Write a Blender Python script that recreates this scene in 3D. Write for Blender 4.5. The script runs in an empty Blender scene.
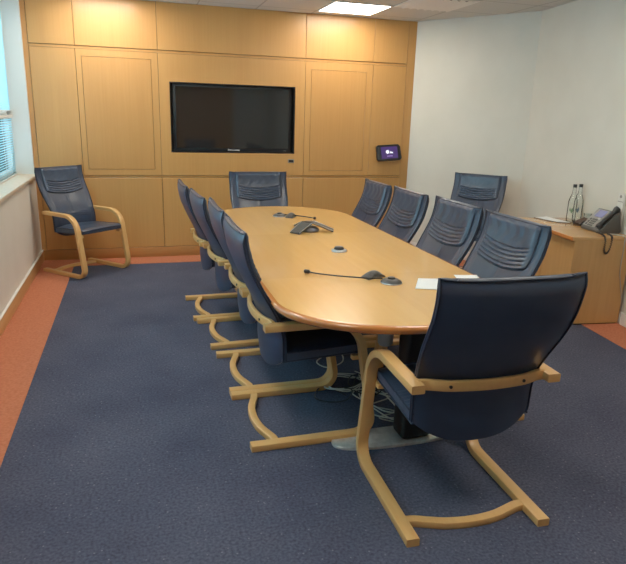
import bpy, bmesh, math, random
from mathutils import Vector, Matrix
random.seed(7)
PI = math.pi
C = bpy.context.scene.collection

# ------------------------------------------------------------------ materials
def mat(name):
    m = bpy.data.materials.new(name); m.use_nodes = True
    nt = m.node_tree; b = nt.nodes['Principled BSDF']
    return m, nt, b
def N(nt, t, **kw):
    n = nt.nodes.new(t)
    for k, v in kw.items(): setattr(n, k, v)
    return n
def plain(name, col, rough=.5, metal=0, spec=.5, emit=None, es=1, coat=0, trans=0, ior=1.45, alpha=1):
    m, nt, b = mat(name)
    b.inputs['Base Color'].default_value = (*col, 1); b.inputs['Roughness'].default_value = rough
    b.inputs['Metallic'].default_value = metal; b.inputs['Specular IOR Level'].default_value = spec
    b.inputs['Coat Weight'].default_value = coat; b.inputs['Transmission Weight'].default_value = trans
    b.inputs['IOR'].default_value = ior; b.inputs['Alpha'].default_value = alpha
    if emit: b.inputs['Emission Color'].default_value = (*emit, 1); b.inputs['Emission Strength'].default_value = es
    return m
def wood(name, c1, c2, grain=(60, 60, 2.2), rough=.38, coat=0, coat_rough=.1, bump=.02, patch=None):
    m, nt, b = mat(name)
    tc = N(nt, 'ShaderNodeTexCoord'); mp = N(nt, 'ShaderNodeMapping'); mp.inputs['Scale'].default_value = grain
    nz = N(nt, 'ShaderNodeTexNoise'); nz.inputs['Scale'].default_value = 1; nz.inputs['Detail'].default_value = 5; nz.inputs['Roughness'].default_value = .6
    mp2 = N(nt, 'ShaderNodeMapping'); mp2.inputs['Scale'].default_value = tuple(g*.12 for g in grain)
    nz2 = N(nt, 'ShaderNodeTexNoise'); nz2.inputs['Scale'].default_value = 1; nz2.inputs['Detail'].default_value = 3
    L = nt.links.new
    L(tc.outputs['Object'], mp.inputs['Vector']); L(mp.outputs['Vector'], nz.inputs['Vector'])
    L(tc.outputs['Object'], mp2.inputs['Vector']); L(mp2.outputs['Vector'], nz2.inputs['Vector'])
    ad = N(nt, 'ShaderNodeMath', operation='MULTIPLY_ADD'); ad.inputs[1].default_value = .55
    L(nz.outputs['Fac'], ad.inputs[0])
    ml = N(nt, 'ShaderNodeMath', operation='MULTIPLY'); ml.inputs[1].default_value = .45; L(nz2.outputs['Fac'], ml.inputs[0]); L(ml.outputs[0], ad.inputs[2])
    cr = N(nt, 'ShaderNodeValToRGB'); cr.color_ramp.elements[0].position = .3; cr.color_ramp.elements[1].position = .7
    cr.color_ramp.elements[0].color = (*c1, 1); cr.color_ramp.elements[1].color = (*c2, 1)
    L(ad.outputs[0], cr.inputs['Fac'])
    out = cr.outputs['Color']
    if patch:
        ck = N(nt, 'ShaderNodeTexChecker'); ck.inputs['Scale'].default_value = 1
        mp3 = N(nt, 'ShaderNodeMapping'); mp3.inputs['Scale'].default_value = patch[0]; mp3.inputs['Location'].default_value = patch[1]
        ck.inputs['Color1'].default_value = (1, 1, 1, 1); ck.inputs['Color2'].default_value = (*patch[2], 1)
        L(tc.outputs['Object'], mp3.inputs['Vector']); L(mp3.outputs['Vector'], ck.inputs['Vector'])
        mx = N(nt, 'ShaderNodeMix', data_type='RGBA', blend_type='MULTIPLY'); mx.inputs['Factor'].default_value = 1
        L(out, mx.inputs['A']); L(ck.outputs['Color'], mx.inputs['B']); out = mx.outputs['Result']
    L(out, b.inputs['Base Color'])
    b.inputs['Roughness'].default_value = rough; b.inputs['Coat Weight'].default_value = coat; b.inputs['Coat Roughness'].default_value = coat_rough
    bp = N(nt, 'ShaderNodeBump'); bp.inputs['Strength'].default_value = bump; bp.inputs['Distance'].default_value = .01
    L(nz.outputs['Fac'], bp.inputs['Height']); L(bp.outputs['Normal'], b.inputs['Normal'])
    return m
def noisy(name, c1, c2, scale, rough=.6, bump=0, detail=4, spec=.5, lo=.35, hi=.65, bscale=None, coat=0):
    m, nt, b = mat(name); L = nt.links.new
    tc = N(nt, 'ShaderNodeTexCoord'); nz = N(nt, 'ShaderNodeTexNoise'); nz.inputs['Scale'].default_value = scale; nz.inputs['Detail'].default_value = detail
    L(tc.outputs['Object'], nz.inputs['Vector'])
    cr = N(nt, 'ShaderNodeValToRGB'); cr.color_ramp.elements[0].position = lo; cr.color_ramp.elements[1].position = hi
    cr.color_ramp.elements[0].color = (*c1, 1); cr.color_ramp.elements[1].color = (*c2, 1)
    L(nz.outputs['Fac'], cr.inputs['Fac']); L(cr.outputs['Color'], b.inputs['Base Color'])
    b.inputs['Roughness'].default_value = rough; b.inputs['Specular IOR Level'].default_value = spec; b.inputs['Coat Weight'].default_value = coat
    if bump:
        h = nz
        if bscale:
            h = N(nt, 'ShaderNodeTexNoise'); h.inputs['Scale'].default_value = bscale; h.inputs['Detail'].default_value = 3; L(tc.outputs['Object'], h.inputs['Vector'])
        bp = N(nt, 'ShaderNodeBump'); bp.inputs['Strength'].default_value = bump; bp.inputs['Distance'].default_value = .01
        L(h.outputs['Fac'], bp.inputs['Height']); L(bp.outputs['Normal'], b.inputs['Normal'])
    return m

def carpet_mat():
    m, nt, b = mat('blue_carpet'); L = nt.links.new
    tc = N(nt, 'ShaderNodeTexCoord')
    big = N(nt, 'ShaderNodeTexNoise'); big.inputs['Scale'].default_value = 2.2; big.inputs['Detail'].default_value = 4
    fine = N(nt, 'ShaderNodeTexNoise'); fine.inputs['Scale'].default_value = 85; fine.inputs['Detail'].default_value = 3
    spk = N(nt, 'ShaderNodeTexVoronoi'); spk.inputs['Scale'].default_value = 38
    for n in (big, fine, spk): L(tc.outputs['Object'], n.inputs['Vector'])
    c1 = N(nt, 'ShaderNodeValToRGB'); c1.color_ramp.elements[0].position = .3; c1.color_ramp.elements[1].position = .72
    c1.color_ramp.elements[0].color = (.054, .059, .097, 1); c1.color_ramp.elements[1].color = (.079, .085, .128, 1)
    L(big.outputs['Fac'], c1.inputs['Fac'])
    c2 = N(nt, 'ShaderNodeValToRGB'); c2.color_ramp.elements[0].position = .3; c2.color_ramp.elements[1].position = .75
    c2.color_ramp.elements[0].color = (.62, .62, .62, 1); c2.color_ramp.elements[1].color = (1.35, 1.33, 1.28, 1)
    L(fine.outputs['Fac'], c2.inputs['Fac'])
    mx = N(nt, 'ShaderNodeMix', data_type='RGBA', blend_type='MULTIPLY'); mx.inputs['Factor'].default_value = 1
    L(c1.outputs['Color'], mx.inputs['A']); L(c2.outputs['Color'], mx.inputs['B'])
    c3 = N(nt, 'ShaderNodeValToRGB'); c3.color_ramp.elements[0].position = .10; c3.color_ramp.elements[1].position = .17
    c3.color_ramp.elements[0].color = (1, 1, 1, 1); c3.color_ramp.elements[1].color = (0, 0, 0, 1)
    L(spk.outputs['Distance'], c3.inputs['Fac'])
    sel = N(nt, 'ShaderNodeMath', operation='GREATER_THAN'); sel.inputs[1].default_value = .62
    sp = N(nt, 'ShaderNodeSeparateColor'); L(spk.outputs['Color'], sp.inputs['Color']); L(sp.outputs['Red'], sel.inputs[0])
    fm = N(nt, 'ShaderNodeMath', operation='MULTIPLY'); L(c3.outputs['Color'], fm.inputs[0]); L(sel.outputs[0], fm.inputs[1])
    fm2 = N(nt, 'ShaderNodeMath', operation='MULTIPLY'); fm2.inputs[1].default_value = .5; L(fm.outputs[0], fm2.inputs[0])
    mx2 = N(nt, 'ShaderNodeMix', data_type='RGBA'); mx2.inputs['B'].default_value = (.22, .22, .27, 1)
    L(fm2.outputs[0], mx2.inputs['Factor']); L(mx.outputs['Result'], mx2.inputs['A'])
    L(mx2.outputs['Result'], b.inputs['Base Color'])
    b.inputs['Roughness'].default_value = .95; b.inputs['Specular IOR Level'].default_value = .15
    bp = N(nt, 'ShaderNodeBump'); bp.inputs['Strength'].default_value = .35; bp.inputs['Distance'].default_value = .004
    L(fine.outputs['Fac'], bp.inputs['Height']); L(bp.outputs['Normal'], b.inputs['Normal'])
    return m

def ceiling_mat():
    m, nt, b = mat('ceiling_tiles'); L = nt.links.new
    tc = N(nt, 'ShaderNodeTexCoord'); mp = N(nt, 'ShaderNodeMapping')
    mp.inputs['Location'].default_value = (-(2.85)/.6+10, (.19)/.6+20, 0); mp.inputs['Scale'].default_value = (1/.6, 1/.6, 1)
    L(tc.outputs['Object'], mp.inputs['Vector'])
    sx = N(nt, 'ShaderNodeSeparateXYZ'); L(mp.outputs['Vector'], sx.inputs['Vector'])
    res = []
    for ax in 'XY':
        fr = N(nt, 'ShaderNodeMath', operation='FRACT'); L(sx.outputs[ax], fr.inputs[0])
        s = N(nt, 'ShaderNodeMath', operation='SUBTRACT'); s.inputs[1].default_value = .5; L(fr.outputs[0], s.inputs[0])
        a = N(nt, 'ShaderNodeMath', operation='ABSOLUTE'); L(s.outputs[0], a.inputs[0]); res.append(a)
    mxm = N(nt, 'ShaderNodeMath', operation='MAXIMUM'); L(res[0].outputs[0], mxm.inputs[0]); L(res[1].outputs[0], mxm.inputs[1])
    g = N(nt, 'ShaderNodeMath', operation='GREATER_THAN'); g.inputs[1].default_value = .486; L(mxm.outputs[0], g.inputs[0])
    nz = N(nt, 'ShaderNodeTexNoise'); nz.inputs['Scale'].default_value = 120; L(tc.outputs['Object'], nz.inputs['Vector'])
    cr = N(nt, 'ShaderNodeValToRGB'); cr.color_ramp.elements[0].color = (.52, .51, .48, 1); cr.color_ramp.elements[1].color = (.68, .67, .64, 1)
    L(nz.outputs['Fac'], cr.inputs['Fac'])
    mx = N(nt, 'ShaderNodeMix', data_type='RGBA'); mx.inputs['B'].default_value = (.40, .39, .37, 1)
    L(g.outputs[0], mx.inputs['Factor']); L(cr.outputs['Color'], mx.inputs['A']); L(mx.outputs['Result'], b.inputs['Base Color'])
    b.inputs['Roughness'].default_value = .9
    return m

M = {}
M['wall_wood'] = wood('beech_panel', (.525, .250, .070), (.60, .305, .093), (55, 55, 1.6), rough=.36, coat=.12, coat_rough=.25)
M['inset_wood'] = wood('beech_inset_panel', (.505, .237, .065), (.58, .29, .088), (55, 55, 1.6), rough=.36, coat=.12, coat_rough=.25)
M['skirt_wood'] = wood('dark_beech_skirting', (.40, .165, .045), (.49, .22, .065), (2, 55, 55), rough=.4)
M['base_wood'] = wood('beech_baseboard', (.52, .28, .09), (.62, .36, .14), (55, 2, 55), rough=.4)
M['table_wood'] = wood('lacquered_table_veneer', (.69, .375, .105), (.765, .44, .140), (26, 2.0, 26), rough=.27, coat=.45, coat_rough=.11, bump=0, patch=((1/1.21, 1/1.15, 0), (-2.13/1.21+4, 2.62/1.15+6, .5), (.95, .93, .90)))
M['edge_wood'] = wood('solid_table_edge', (.50, .15, .028), (.60, .205, .045), (10, 10, 60), rough=.2, coat=.8, coat_rough=.07, bump=.004)
M['bent_wood'] = wood('bent_beech', (.63, .325, .105), (.72, .405, .145), (40, 4, 12), rough=.36, coat=.2, coat_rough=.2)
M['cred_wood'] = wood('credenza_veneer', (.50, .26, .085), (.59, .325, .115), (40, 40, 2), rough=.33, coat=.2, coat_rough=.15)
M['cred_top'] = wood('credenza_top_veneer', (.55, .29, .10), (.64, .36, .14), (3, 40, 40), rough=.22, coat=.5, coat_rough=.1)
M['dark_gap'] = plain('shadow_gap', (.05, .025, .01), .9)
M['white_wall'] = noisy('off_white_paint', (.62, .60, .52), (.65, .63, .55), 3, rough=.75, bump=.02, bscale=60)
M['left_wall'] = noisy('cream_paint', (.70, .655, .575), (.73, .685, .61), 3, rough=.7, bump=.02, bscale=60)
M['white_trim'] = plain('white_gloss_trim', (.74, .73, .69), .4)
M['carpet'] = carpet_mat()
M['orange'] = noisy('orange_carpet', (.44, .135, .066), (.52, .175, .09), 60, rough=.95, bump=.3, spec=.15, detail=3)
M['ceiling'] = ceiling_mat()
M['leather'] = noisy('navy_leather', (.026, .043, .079), (.036, .057, .099), 9, rough=.31, bump=.32, bscale=14, spec=.55, coat=.08)
M['leather_shell'] = noisy('navy_leather_shell', (.021, .034, .067), (.028, .043, .080), 7, rough=.38, bump=.10, bscale=9, spec=.5, coat=.06)
M['piping'] = plain('navy_piping', (.012, .020, .042), .45)
M['black'] = plain('black_plastic', (.012, .012, .014), .4)
M['satin_black'] = plain('satin_black_metal', (.014, .014, .016), .5, spec=.35)
M['screen'] = plain('tv_glass', (.013, .013, .014), .06, spec=1.0)
M['silver'] = plain('silver_plastic', (.55, .56, .58), .3, metal=.7)
M['steel'] = noisy('brushed_steel', (.66, .66, .63), (.80, .80, .77), 40, rough=.3, detail=2); M['steel'].node_tree.nodes['Principled BSDF'].inputs['Metallic'].default_value = .6
M['grey_metal'] = plain('grey_painted_metal', (.33, .35, .36), .4, metal=.3)
M['grey_plastic'] = plain('grey_phone_plastic', (.062, .062, .060), .42)
M['grey_light'] = plain('light_grey_plastic', (.26, .25, .225), .42)
M['mesh_grey'] = noisy('speaker_mesh', (.022, .021, .019), (.085, .08, .07), 260, rough=.5)
M['paper'] = plain('white_paper', (.80, .81, .80), .8)
M['blind'] = None
M['grey_phone_blue'] = plain('blue_grey_plastic', (.13, .14, .16), .4)
M['lcd'] = plain('lcd', (.10, .10, .16), .2, emit=(.20, .20, .34), es=.35)
M['purple'] = plain('purple_screen', (.03, .015, .07), .15, emit=(.045, .022, .11), es=.45)
M['glyph'] = plain('white_glyph', (.8, .8, .85), .5, emit=(.6, .58, .8), es=.45)
M['glyph_dim'] = plain('dim_glyph', (.2, .15, .4), .5, emit=(.28, .18, .55), es=.5)
M['cable_white'] = plain('pale_cable', (.52, .52, .47), .5)
M['cable_grey'] = plain('grey_cable', (.36, .34, .30), .5)
M['cable_black'] = plain('black_cable', (.015, .015, .017), .5)
M['brown'] = plain('dark_brown_card', (.055, .028, .018), .6)
M['green_label'] = plain('green_print', (.16, .26, .15), .6)
M['blue_label'] = plain('blue_print', (.12, .19, .26), .6)
M['diffuser'] = plain('lit_diffuser', (.9, .9, .85), .6, emit=(1.0, .93, .80), es=12.4)
def glass(name, tint, rough=0.0, mixf=.12):
    m = bpy.data.materials.new(name); m.use_nodes = True; nt = m.node_tree; nt.nodes.clear()
    o = N(nt, 'ShaderNodeOutputMaterial'); t = N(nt, 'ShaderNodeBsdfTransparent'); t.inputs['Color'].default_value = (*tint, 1)
    g = N(nt, 'ShaderNodeBsdfGlossy'); g.inputs['Roughness'].default_value = .05 + rough
    fr = N(nt, 'ShaderNodeFresnel'); fr.inputs['IOR'].default_value = 1.22
    a = N(nt, 'ShaderNodeMath', operation='ADD'); a.inputs[1].default_value = mixf - .04; a.use_clamp = True
    mx = N(nt, 'ShaderNodeMixShader'); L = nt.links.new
    L(fr.outputs[0], a.inputs[0]); L(a.outputs[0], mx.inputs[0]); L(t.outputs[0], mx.inputs[1]); L(g.outputs[0], mx.inputs[2]); L(mx.outputs[0], o.inputs['Surface'])
    return m
M['pane'] = glass('window_glass', (.95, .98, 1), 0, .05)
M['bottle_glass'] = glass('bottle_glass', (.95, .98, .97), .05, .07)
M['tumbler_glass'] = glass('tumbler_glass', (.93, .96, .96), .02, .12)
M['frosted'] = plain('frosted_plastic', (.66, .66, .61), .35)
def blind_mat():
    m = bpy.data.materials.new('blind_slats'); m.use_nodes = True; nt = m.node_tree; nt.nodes.clear()
    o = N(nt, 'ShaderNodeOutputMaterial'); d = N(nt, 'ShaderNodeBsdfDiffuse'); d.inputs['Color'].default_value = (.62, .80, .85, 1)
    t = N(nt, 'ShaderNodeBsdfTranslucent'); t.inputs['Color'].default_value = (.36, .72, .80, 1)
    mx = N(nt, 'ShaderNodeMixShader'); mx.inputs[0].default_value = .5; L = nt.links.new
    L(d.outputs[0], mx.inputs[1]); L(t.outputs[0], mx.inputs[2]); L(mx.outputs[0], o.inputs['Surface'])
    return m
M['blind'] = blind_mat()

# ------------------------------------------------------------------ mesh helpers
def bm_new(): return bmesh.new()
def obj(name, bm, m, parent=None, smooth=35, mats=None):
    bmesh.ops.recalc_face_normals(bm, faces=bm.faces[:])
    me = bpy.data.meshes.new(name); bm.to_mesh(me); bm.free()
    for mm in (mats or [m]): me.materials.append(mm)
    if smooth:
        me.shade_smooth(); me.set_sharp_from_angle(angle=math.radians(smooth))
    else: me.shade_flat()
    o = bpy.data.objects.new(name, me); C.objects.link(o)
    if parent is not None: o.parent = parent
    return o
def thing(name, label, cat, loc=(0, 0, 0), rotz=0, group=None):
    o = bpy.data.objects.new(name, None); o.empty_display_size = .1; C.objects.link(o)
    o.location = loc; o.rotation_euler = (0, 0, rotz); o['label'] = label; o['category'] = cat
    if group: o['group'] = group
    return o
def tag(o, label, cat, group=None):
    o['label'] = label; o['category'] = cat
    if group: o['group'] = group
    return o
def struct(name, bm, m, parent=None, smooth=35):
    o = obj(name, bm, m, parent, smooth)
    if parent is None: o['kind'] = 'structure'
    return o
def box(bm, x0, x1, y0, y1, z0, z1, bev=0, seg=2, mtx=None):
    vs = [bm.verts.new((x, y, z)) for x in (x0, x1) for y in (y0, y1) for z in (z0, z1)]
    fs = [(0, 1, 3, 2), (4, 6, 7, 5), (0, 4, 5, 1), (2, 3, 7, 6), (0, 2, 6, 4), (1, 5, 7, 3)]
    F = [bm.faces.new([vs[i] for i in f]) for f in fs]
    if bev:
        es = list({e for f in F for e in f.edges})
        r = bmesh.ops.bevel(bm, geom=es, offset=bev, segments=seg, profile=.5, affect='EDGES')
        vs = list({v for f in r['faces'] for v in f.verts} | {v for v in vs if v.is_valid})
    if mtx is not None: bmesh.ops.transform(bm, matrix=mtx, verts=vs)
    return vs
def prism(bm, poly, z0, z1, bev=0):
    a = [bm.verts.new((x, y, z0)) for x, y in poly]; b = [bm.verts.new((x, y, z1)) for x, y in poly]
    n = len(poly); F = [bm.faces.new(a[::-1]), bm.faces.new(b)]
    for i in range(n): F.append(bm.faces.new((a[i], a[(i+1) % n], b[(i+1) % n], b[i])))
    if bev:
        es = [e for e in F[1].edges] + [e for e in F[0].edges]
        bmesh.ops.bevel(bm, geom=es, offset=bev, segments=2, profile=.5, affect='EDGES')
def rrect(w, t, c=.006):
    w /= 2; t /= 2
    pts = []
    for sx, sy, a0 in ((1, 1, 0), (-1, 1, 90), (-1, -1, 180), (1, -1, 270)):
        for k in range(3):
            a = math.radians(a0 + k*45); pts.append((sx*(w-c) + c*math.cos(a), sy*(t-c) + c*math.sin(a)))
    return pts
def sweep(bm, pts, bino, prof):
    pts = [Vector(p) for p in pts]; b = Vector(bino).normalized(); rings = []
    for i, p in enumerate(pts):
        t = (pts[min(i+1, len(pts)-1)] - pts[max(i-1, 0)]).normalized(); n = b.cross(t).normalized()
        rings.append([bm.verts.new(p + b*u + n*v) for u, v in prof])
    m = len(prof)
    for r0, r1 in zip(rings, rings[1:]):
        for k in range(m): bm.faces.new((r0[k], r0[(k+1) % m], r1[(k+1) % m], r1[k]))
    bm.faces.new(rings[0][::-1]); bm.faces.new(rings[-1])
def tube(bm, pts, r, seg=8, closed=False):
    pts = [Vector(p) for p in pts]; n = len(pts); rings = []; ref = None
    for i, p in enumerate(pts):
        if closed: t = pts[(i+1) % n] - pts[i-1]
        else: t = pts[min(i+1, n-1)] - pts[max(i-1, 0)]
        t.normalize()
        if ref is None: ref = Vector((0, 0, 1)) if abs(t.z) < .9 else Vector((1, 0, 0))
        a = (ref - t*ref.dot(t)).normalized(); b = t.cross(a); ref = a
        rr = r[i] if isinstance(r, (list, tuple)) else r
        rings.append([bm.verts.new(p + (a*math.cos(2*PI*k/seg) + b*math.sin(2*PI*k/seg))*rr) for k in range(seg)])
    pr = list(zip(rings, rings[1:])) + ([(rings[-1], rings[0])] if closed else [])
    for r0, r1 in pr:
        for k in range(seg): bm.faces.new((r0[k], r0[(k+1) % seg], r1[(k+1) % seg], r1[k]))
    if not closed: bm.faces.new(rings[0][::-1]); bm.faces.new(rings[-1])
def lathe(bm, prof, seg=24, c=(0, 0, 0), cap=True):
    rings = []
    for r, z in prof: rings.append([bm.verts.new((c[0]+r*math.cos(2*PI*k/seg), c[1]+r*math.sin(2*PI*k/seg), c[2]+z)) for k in range(seg)])
    for r0, r1 in zip(rings, rings[1:]):
        for k in range(seg): bm.faces.new((r0[k], r0[(k+1) % seg], r1[(k+1) % seg], r1[k]))
    if cap:
        bm.faces.new(rings[0][::-1]); bm.faces.new(rings[-1])
def catmull(P, n=8, closed=False):
    P = [Vector(p) for p in P]; out = []; L = len(P)
    rng = range(L) if closed else range(L-1)
    for i in rng:
        g = (lambda k: P[k % L]) if closed else (lambda k: P[max(0, min(L-1, k))])
        p0, p1, p2, p3 = g(i-1), g(i), g(i+1), g(i+2)
        for k in range(n):
            t = k/n; out.append(.5*((2*p1) + (p2-p0)*t + (2*p0-5*p1+4*p2-p3)*t*t + (3*p1-p0-3*p2+p3)*t**3))
    if not closed: out.append(P[-1])
    return out
def interp(tab, x):
    if x <= tab[0][0]: return tab[0][1]
    for (a, u), (b, v) in zip(tab, tab[1:]):
        if x <= b:
            t = (x-a)/(b-a); return u + (v-u)*t
    return tab[-1][1]
def sinterp(tab, x):
    # smooth interpolation (Catmull-Rom over the table)
    n = len(tab)
    if x <= tab[0][0]: return tab[0][1]
    for i in range(n-1):
        a, u = tab[i]; b, v = tab[i+1]
        if x <= b:
            t = (x-a)/(b-a)
            m0 = (v - tab[i-1][1])/(b - tab[i-1][0])*(b-a) if i > 0 else v-u
            m1 = (tab[i+2][1]-u)/(tab[i+2][0]-a)*(b-a) if i+2 < n else v-u
            return (2*t**3-3*t**2+1)*u + (t**3-2*t*t+t)*m0 + (-2*t**3+3*t*t)*v + (t**3-t*t)*m1
    return tab[-1][1]

# ------------------------------------------------------------------ room shell
CEIL = 2.592; XR = 4.088
CW = Vector((4.85, -1.18))                    # corner between the two white walls
tB = Vector((-.108, -1)).normalized()
PB = CW + tB*7.2                              # right wall runs on behind the camera
YN = -8.2
kB = (CW.y - YN)/(-tB.y); PB = CW + tB*kB
XW = -.16                                     # window plane

bm = bm_new(); poly = [(-.4, .3), (XR+.3, .3), (CW.x+.3, CW.y+.1), (PB.x+.3, PB.y-.3), (-.4, YN-.3)]
prism(bm, poly, -.12, 0); struct('floor', bm, M['carpet'], smooth=0)
bm = bm_new(); prism(bm, poly, CEIL, CEIL+.12); struct('ceiling', bm, M['ceiling'], smooth=0)

# orange carpet border, strips following the walls
S = .327; Sb = .296
dA = (CW - Vector((XR, 0))).normalized(); nA = Vector((dA.y, -dA.x)); nA = nA if nA.x < 0 else -nA
nB = Vector((tB.y, -tB.x)); nB = nB if nB.x < 0 else -nB
def isect(p, d, q, e):
    det = d.x*(-e.y) + e.x*d.y; r = q - p
    s = (r.x*(-e.y) + e.x*r.y)/det
    return p + d*s
wa0 = Vector((XR, 0)); SA = .30; SBw = .33
iBack = Vector((S, -Sb))
iBA = isect(Vector((0, -Sb)), Vector((1, 0)), wa0 + nA*SA, dA)
iAB = isect(wa0 + nA*SA, dA, CW + nB*SBw, tB)
iB0 = isect(CW + nB*SBw, tB, Vector((0, YN)), Vector((1, 0)))
bm = bm_new()
def strip(a, b, c, d): prism(bm, [tuple(a), tuple(b), tuple(c), tuple(d)][::-1], 0.0, .003)
strip(Vector((0, YN)), Vector((S, YN)), iBack, Vector((0, 0)))
strip(Vector((0, 0)), iBack, iBA, wa0)
strip(wa0, iBA, iAB, CW)
strip(CW, iAB, iB0, Vector((PB.x, YN)))
struct('floor_border', bm, M['orange'], smooth=0)

# left wall: cream dado below sill, white lining and window above
SILL = .90
bm = bm_new(); box(bm, -.36, 0, YN, .2, 0, SILL-.03); struct('wall_left', bm, M['left_wall'], smooth=0)
bm = bm_new(); box(bm, -.36, XW-.04, YN, .2, SILL-.03, CEIL); box(bm, XW-.04, 0, YN, -6.2, SILL-.03, CEIL)
# open the window by building only the parts around it
bm.free(); bm = bm_new()
WY0, WY1 = -6.2, -.035
box(bm, -.36, 0, YN, WY0, SILL-.03, CEIL); box(bm, -.36, 0, WY1, .2, SILL-.03, CEIL); box(bm, -.36, XW-.05, WY0, WY1, CEIL-.03, CEIL)
struct('wall_left_upper', bm, M['white_trim'], smooth=0)
bm = bm_new(); box(bm, -.36, .022, WY0, 0, SILL-.03, SILL, .004); struct('trim_1', bm, noisy('sill_laminate', (.62, .50, .37), (.70, .58, .44), 30, rough=.4))
bm = bm_new(); box(bm, 0, .016, YN, 0, 0, .111, .003); struct('baseboard_left', bm, M['base_wood'])
bm = bm_new(); box(bm, 0, .020, YN, 0, .111, .118, .002); struct('trim_2', bm, M['white_trim'])
# window frame
BAR = 1.47
bm = bm_new()
for z0, z1 in ((SILL, SILL+.05), (BAR-.02, BAR+.03), (CEIL-.08, CEIL-.03)): box(bm, XW-.08, XW-.03, WY0, WY1, z0, z1, .004)
for k in range(6):
    y = WY0 + (WY1-WY0)*k/5
    y0, y1 = max(WY0, y-.03), min(WY1, y+.03)
    box(bm, XW-.08, XW-.03, y0, y1, SILL, CEIL-.03, .004)
win = struct('window_1', bm, M['white_trim'])
for k in range(5):
    bm = bm_new(); y0 = WY0 + (WY1-WY0)*k/5; y1 = WY0 + (WY1-WY0)*(k+1)/5
    box(bm, XW-.06, XW-.056, y0+.03, y1-.03, SILL+.05, CEIL-.08); obj('window_pane', bm, M['pane'], win, 0)
# venetian blinds: lower and upper tier
def slats(z0, z1, tilt, y0, y1):
    bm = bm_new(); z = z0; w = .0125
    while z < z1:
        dx, dz = w*math.cos(tilt), w*math.sin(tilt)
        pr = []
        for s in (-1, -.4, .4, 1): pr.append((XW+s*dx, z + s*dz + .0015*(1-s*s)))
        a = [bm.verts.new((x, y0, zz)) for x, zz in pr]; b = [bm.verts.new((x, y1, zz)) for x, zz in pr]
        for i in range(3): bm.faces.new((a[i], a[i+1], b[i+1], b[i]))
        z += .022
    return bm
for nm, z0, z1, tl, lab in (('venetian_blind', SILL+.02, BAR-.03, 38, 'pale lower window blind with open slats reaching the sill'), ('venetian_blind', BAR+.05, CEIL-.06, 58, 'pale upper window blind with nearly closed slats above the bar')):
    t = thing(nm, lab, 'blind', (XW, -3, z0))
    o = obj('slat_panel', slats(z0, z1, math.radians(tl), WY0+.02, WY1-.004), M['blind'], None, 60); o.parent = t; o.matrix_parent_inverse = Matrix.Translation((-XW, 3, -z0))
    bm = bm_new(); box(bm, XW-.014, XW+.014, WY0+.02, WY1-.003, z1, z1+.03, .003); o = obj('head_rail', bm, M['white_trim'], t); o.matrix_parent_inverse = Matrix.Translation((-XW, 3, -z0))
    bm = bm_new(); box(bm, XW-.013, XW+.013, WY0+.02, WY1-.003, z0-.016, z0-.006, .003); o = obj('bottom_rail', bm, M['white_trim'], t); o.matrix_parent_inverse = Matrix.Translation((-XW, 3, -z0))
    for yy in (-.12, -.6, -1.2, -1.8, -2.4):
        bm = bm_new(); tube(bm, [(XW+.015, yy, z0-.01), (XW+.015, yy, z1)], .0016, 5); o = obj('ladder_cord', bm, M['white_trim'], t); o.matrix_parent_inverse = Matrix.Translation((-XW, 3, -z0))

# back wall: beech panelling
bm = bm_new(); box(bm, -.4, 1.353, .022, .3, 0, CEIL); box(bm, 2.689, XR+.3, .022, .3, 0, CEIL)
box(bm, 1.353, 2.689, .022, .3, 0, 1.13); box(bm, 1.353, 2.689, .022, .3, 1.836, CEIL); box(bm, 1.353, 2.689, .12, .3, 1.13, 1.836)
wb = struct('wall_back', bm, M['dark_gap'], smooth=0)
G = .0022
def panel(x0, x1, z0, z1, m='wall_wood', y=0.0, bev=.0025):
    bm = bm_new(); box(bm, x0+G, x1-G, y, .023, z0+G, z1-G, bev, 1); obj('panel', bm, M[m], wb, 30)
def ring(x0, x1, z0, z1, a0, a1, c0, c1, m='wall_wood'):
    # board with a rectangular opening, as one mesh
    bm = bm_new(); box(bm, x0+G, a0, 0, .023, z0+G, z1-G); box(bm, a1, x1-G, 0, .023, z0+G, z1-G)
    box(bm, a0, a1, 0, .023, z0+G, c0); box(bm, a0, a1, 0, .023, c1, z1-G)
    bmesh.ops.remove_doubles(bm, verts=bm.verts[:], dist=1e-5); obj('panel', bm, M[m], wb, 30)
XS = [.046, .462, 1.244, 2.80, 3.585, 3.99]
for a, b in zip(XS, XS[1:]): panel(a, b, 2.138, CEIL)
panel(.046, .462, .885, 2.112)
I1 = (.515, 1.178, .947, 2.046); I2 = (2.866, 3.512, .94, 2.028)
ring(.462, 1.244, .885, 2.112, I1[0], I1[1], I1[2], I1[3]); panel(*[I1[0]+.0005, I1[1]-.0005, I1[2]+.0005, I1[3]-.0005], m='inset_wood', y=.0008)
ring(1.244, 2.80, .885, 2.112, 1.353, 2.689, 1.13, 1.836)
ring(2.80, 3.585, .885, 2.112, I2[0], I2[1], I2[2], I2[3]); panel(*[I2[0]+.0005, I2[1]-.0005, I2[2]+.0005, I2[3]-.0005], m='inset_wood', y=.0008)
panel(3.585, 3.99, .885, 2.112)
for a, b in ((.046, 1.244), (1.244, 2.80), (2.80, 3.99)): panel(a, b, .113, .862)
bm = bm_new()
for z0, z1 in ((2.116, 2.134), (.866, .881)): box(bm, .046, 3.99, .009, .023, z0-.002, z1+.002)
obj('rail', bm, M['inset_wood'], wb, 0)
for x0, x1 in ((-.02, .044), (3.992, XR+.02)):
    bm = bm_new(); box(bm, x0, x1, .006, .023, 0, CEIL); obj('stile', bm, M['inset_wood'], wb, 0)
bm = bm_new(); box(bm, 0, XR-.01, -.004, .022, 0, .111, .002); struct('baseboard_back', bm, M['skirt_wood'])
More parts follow.
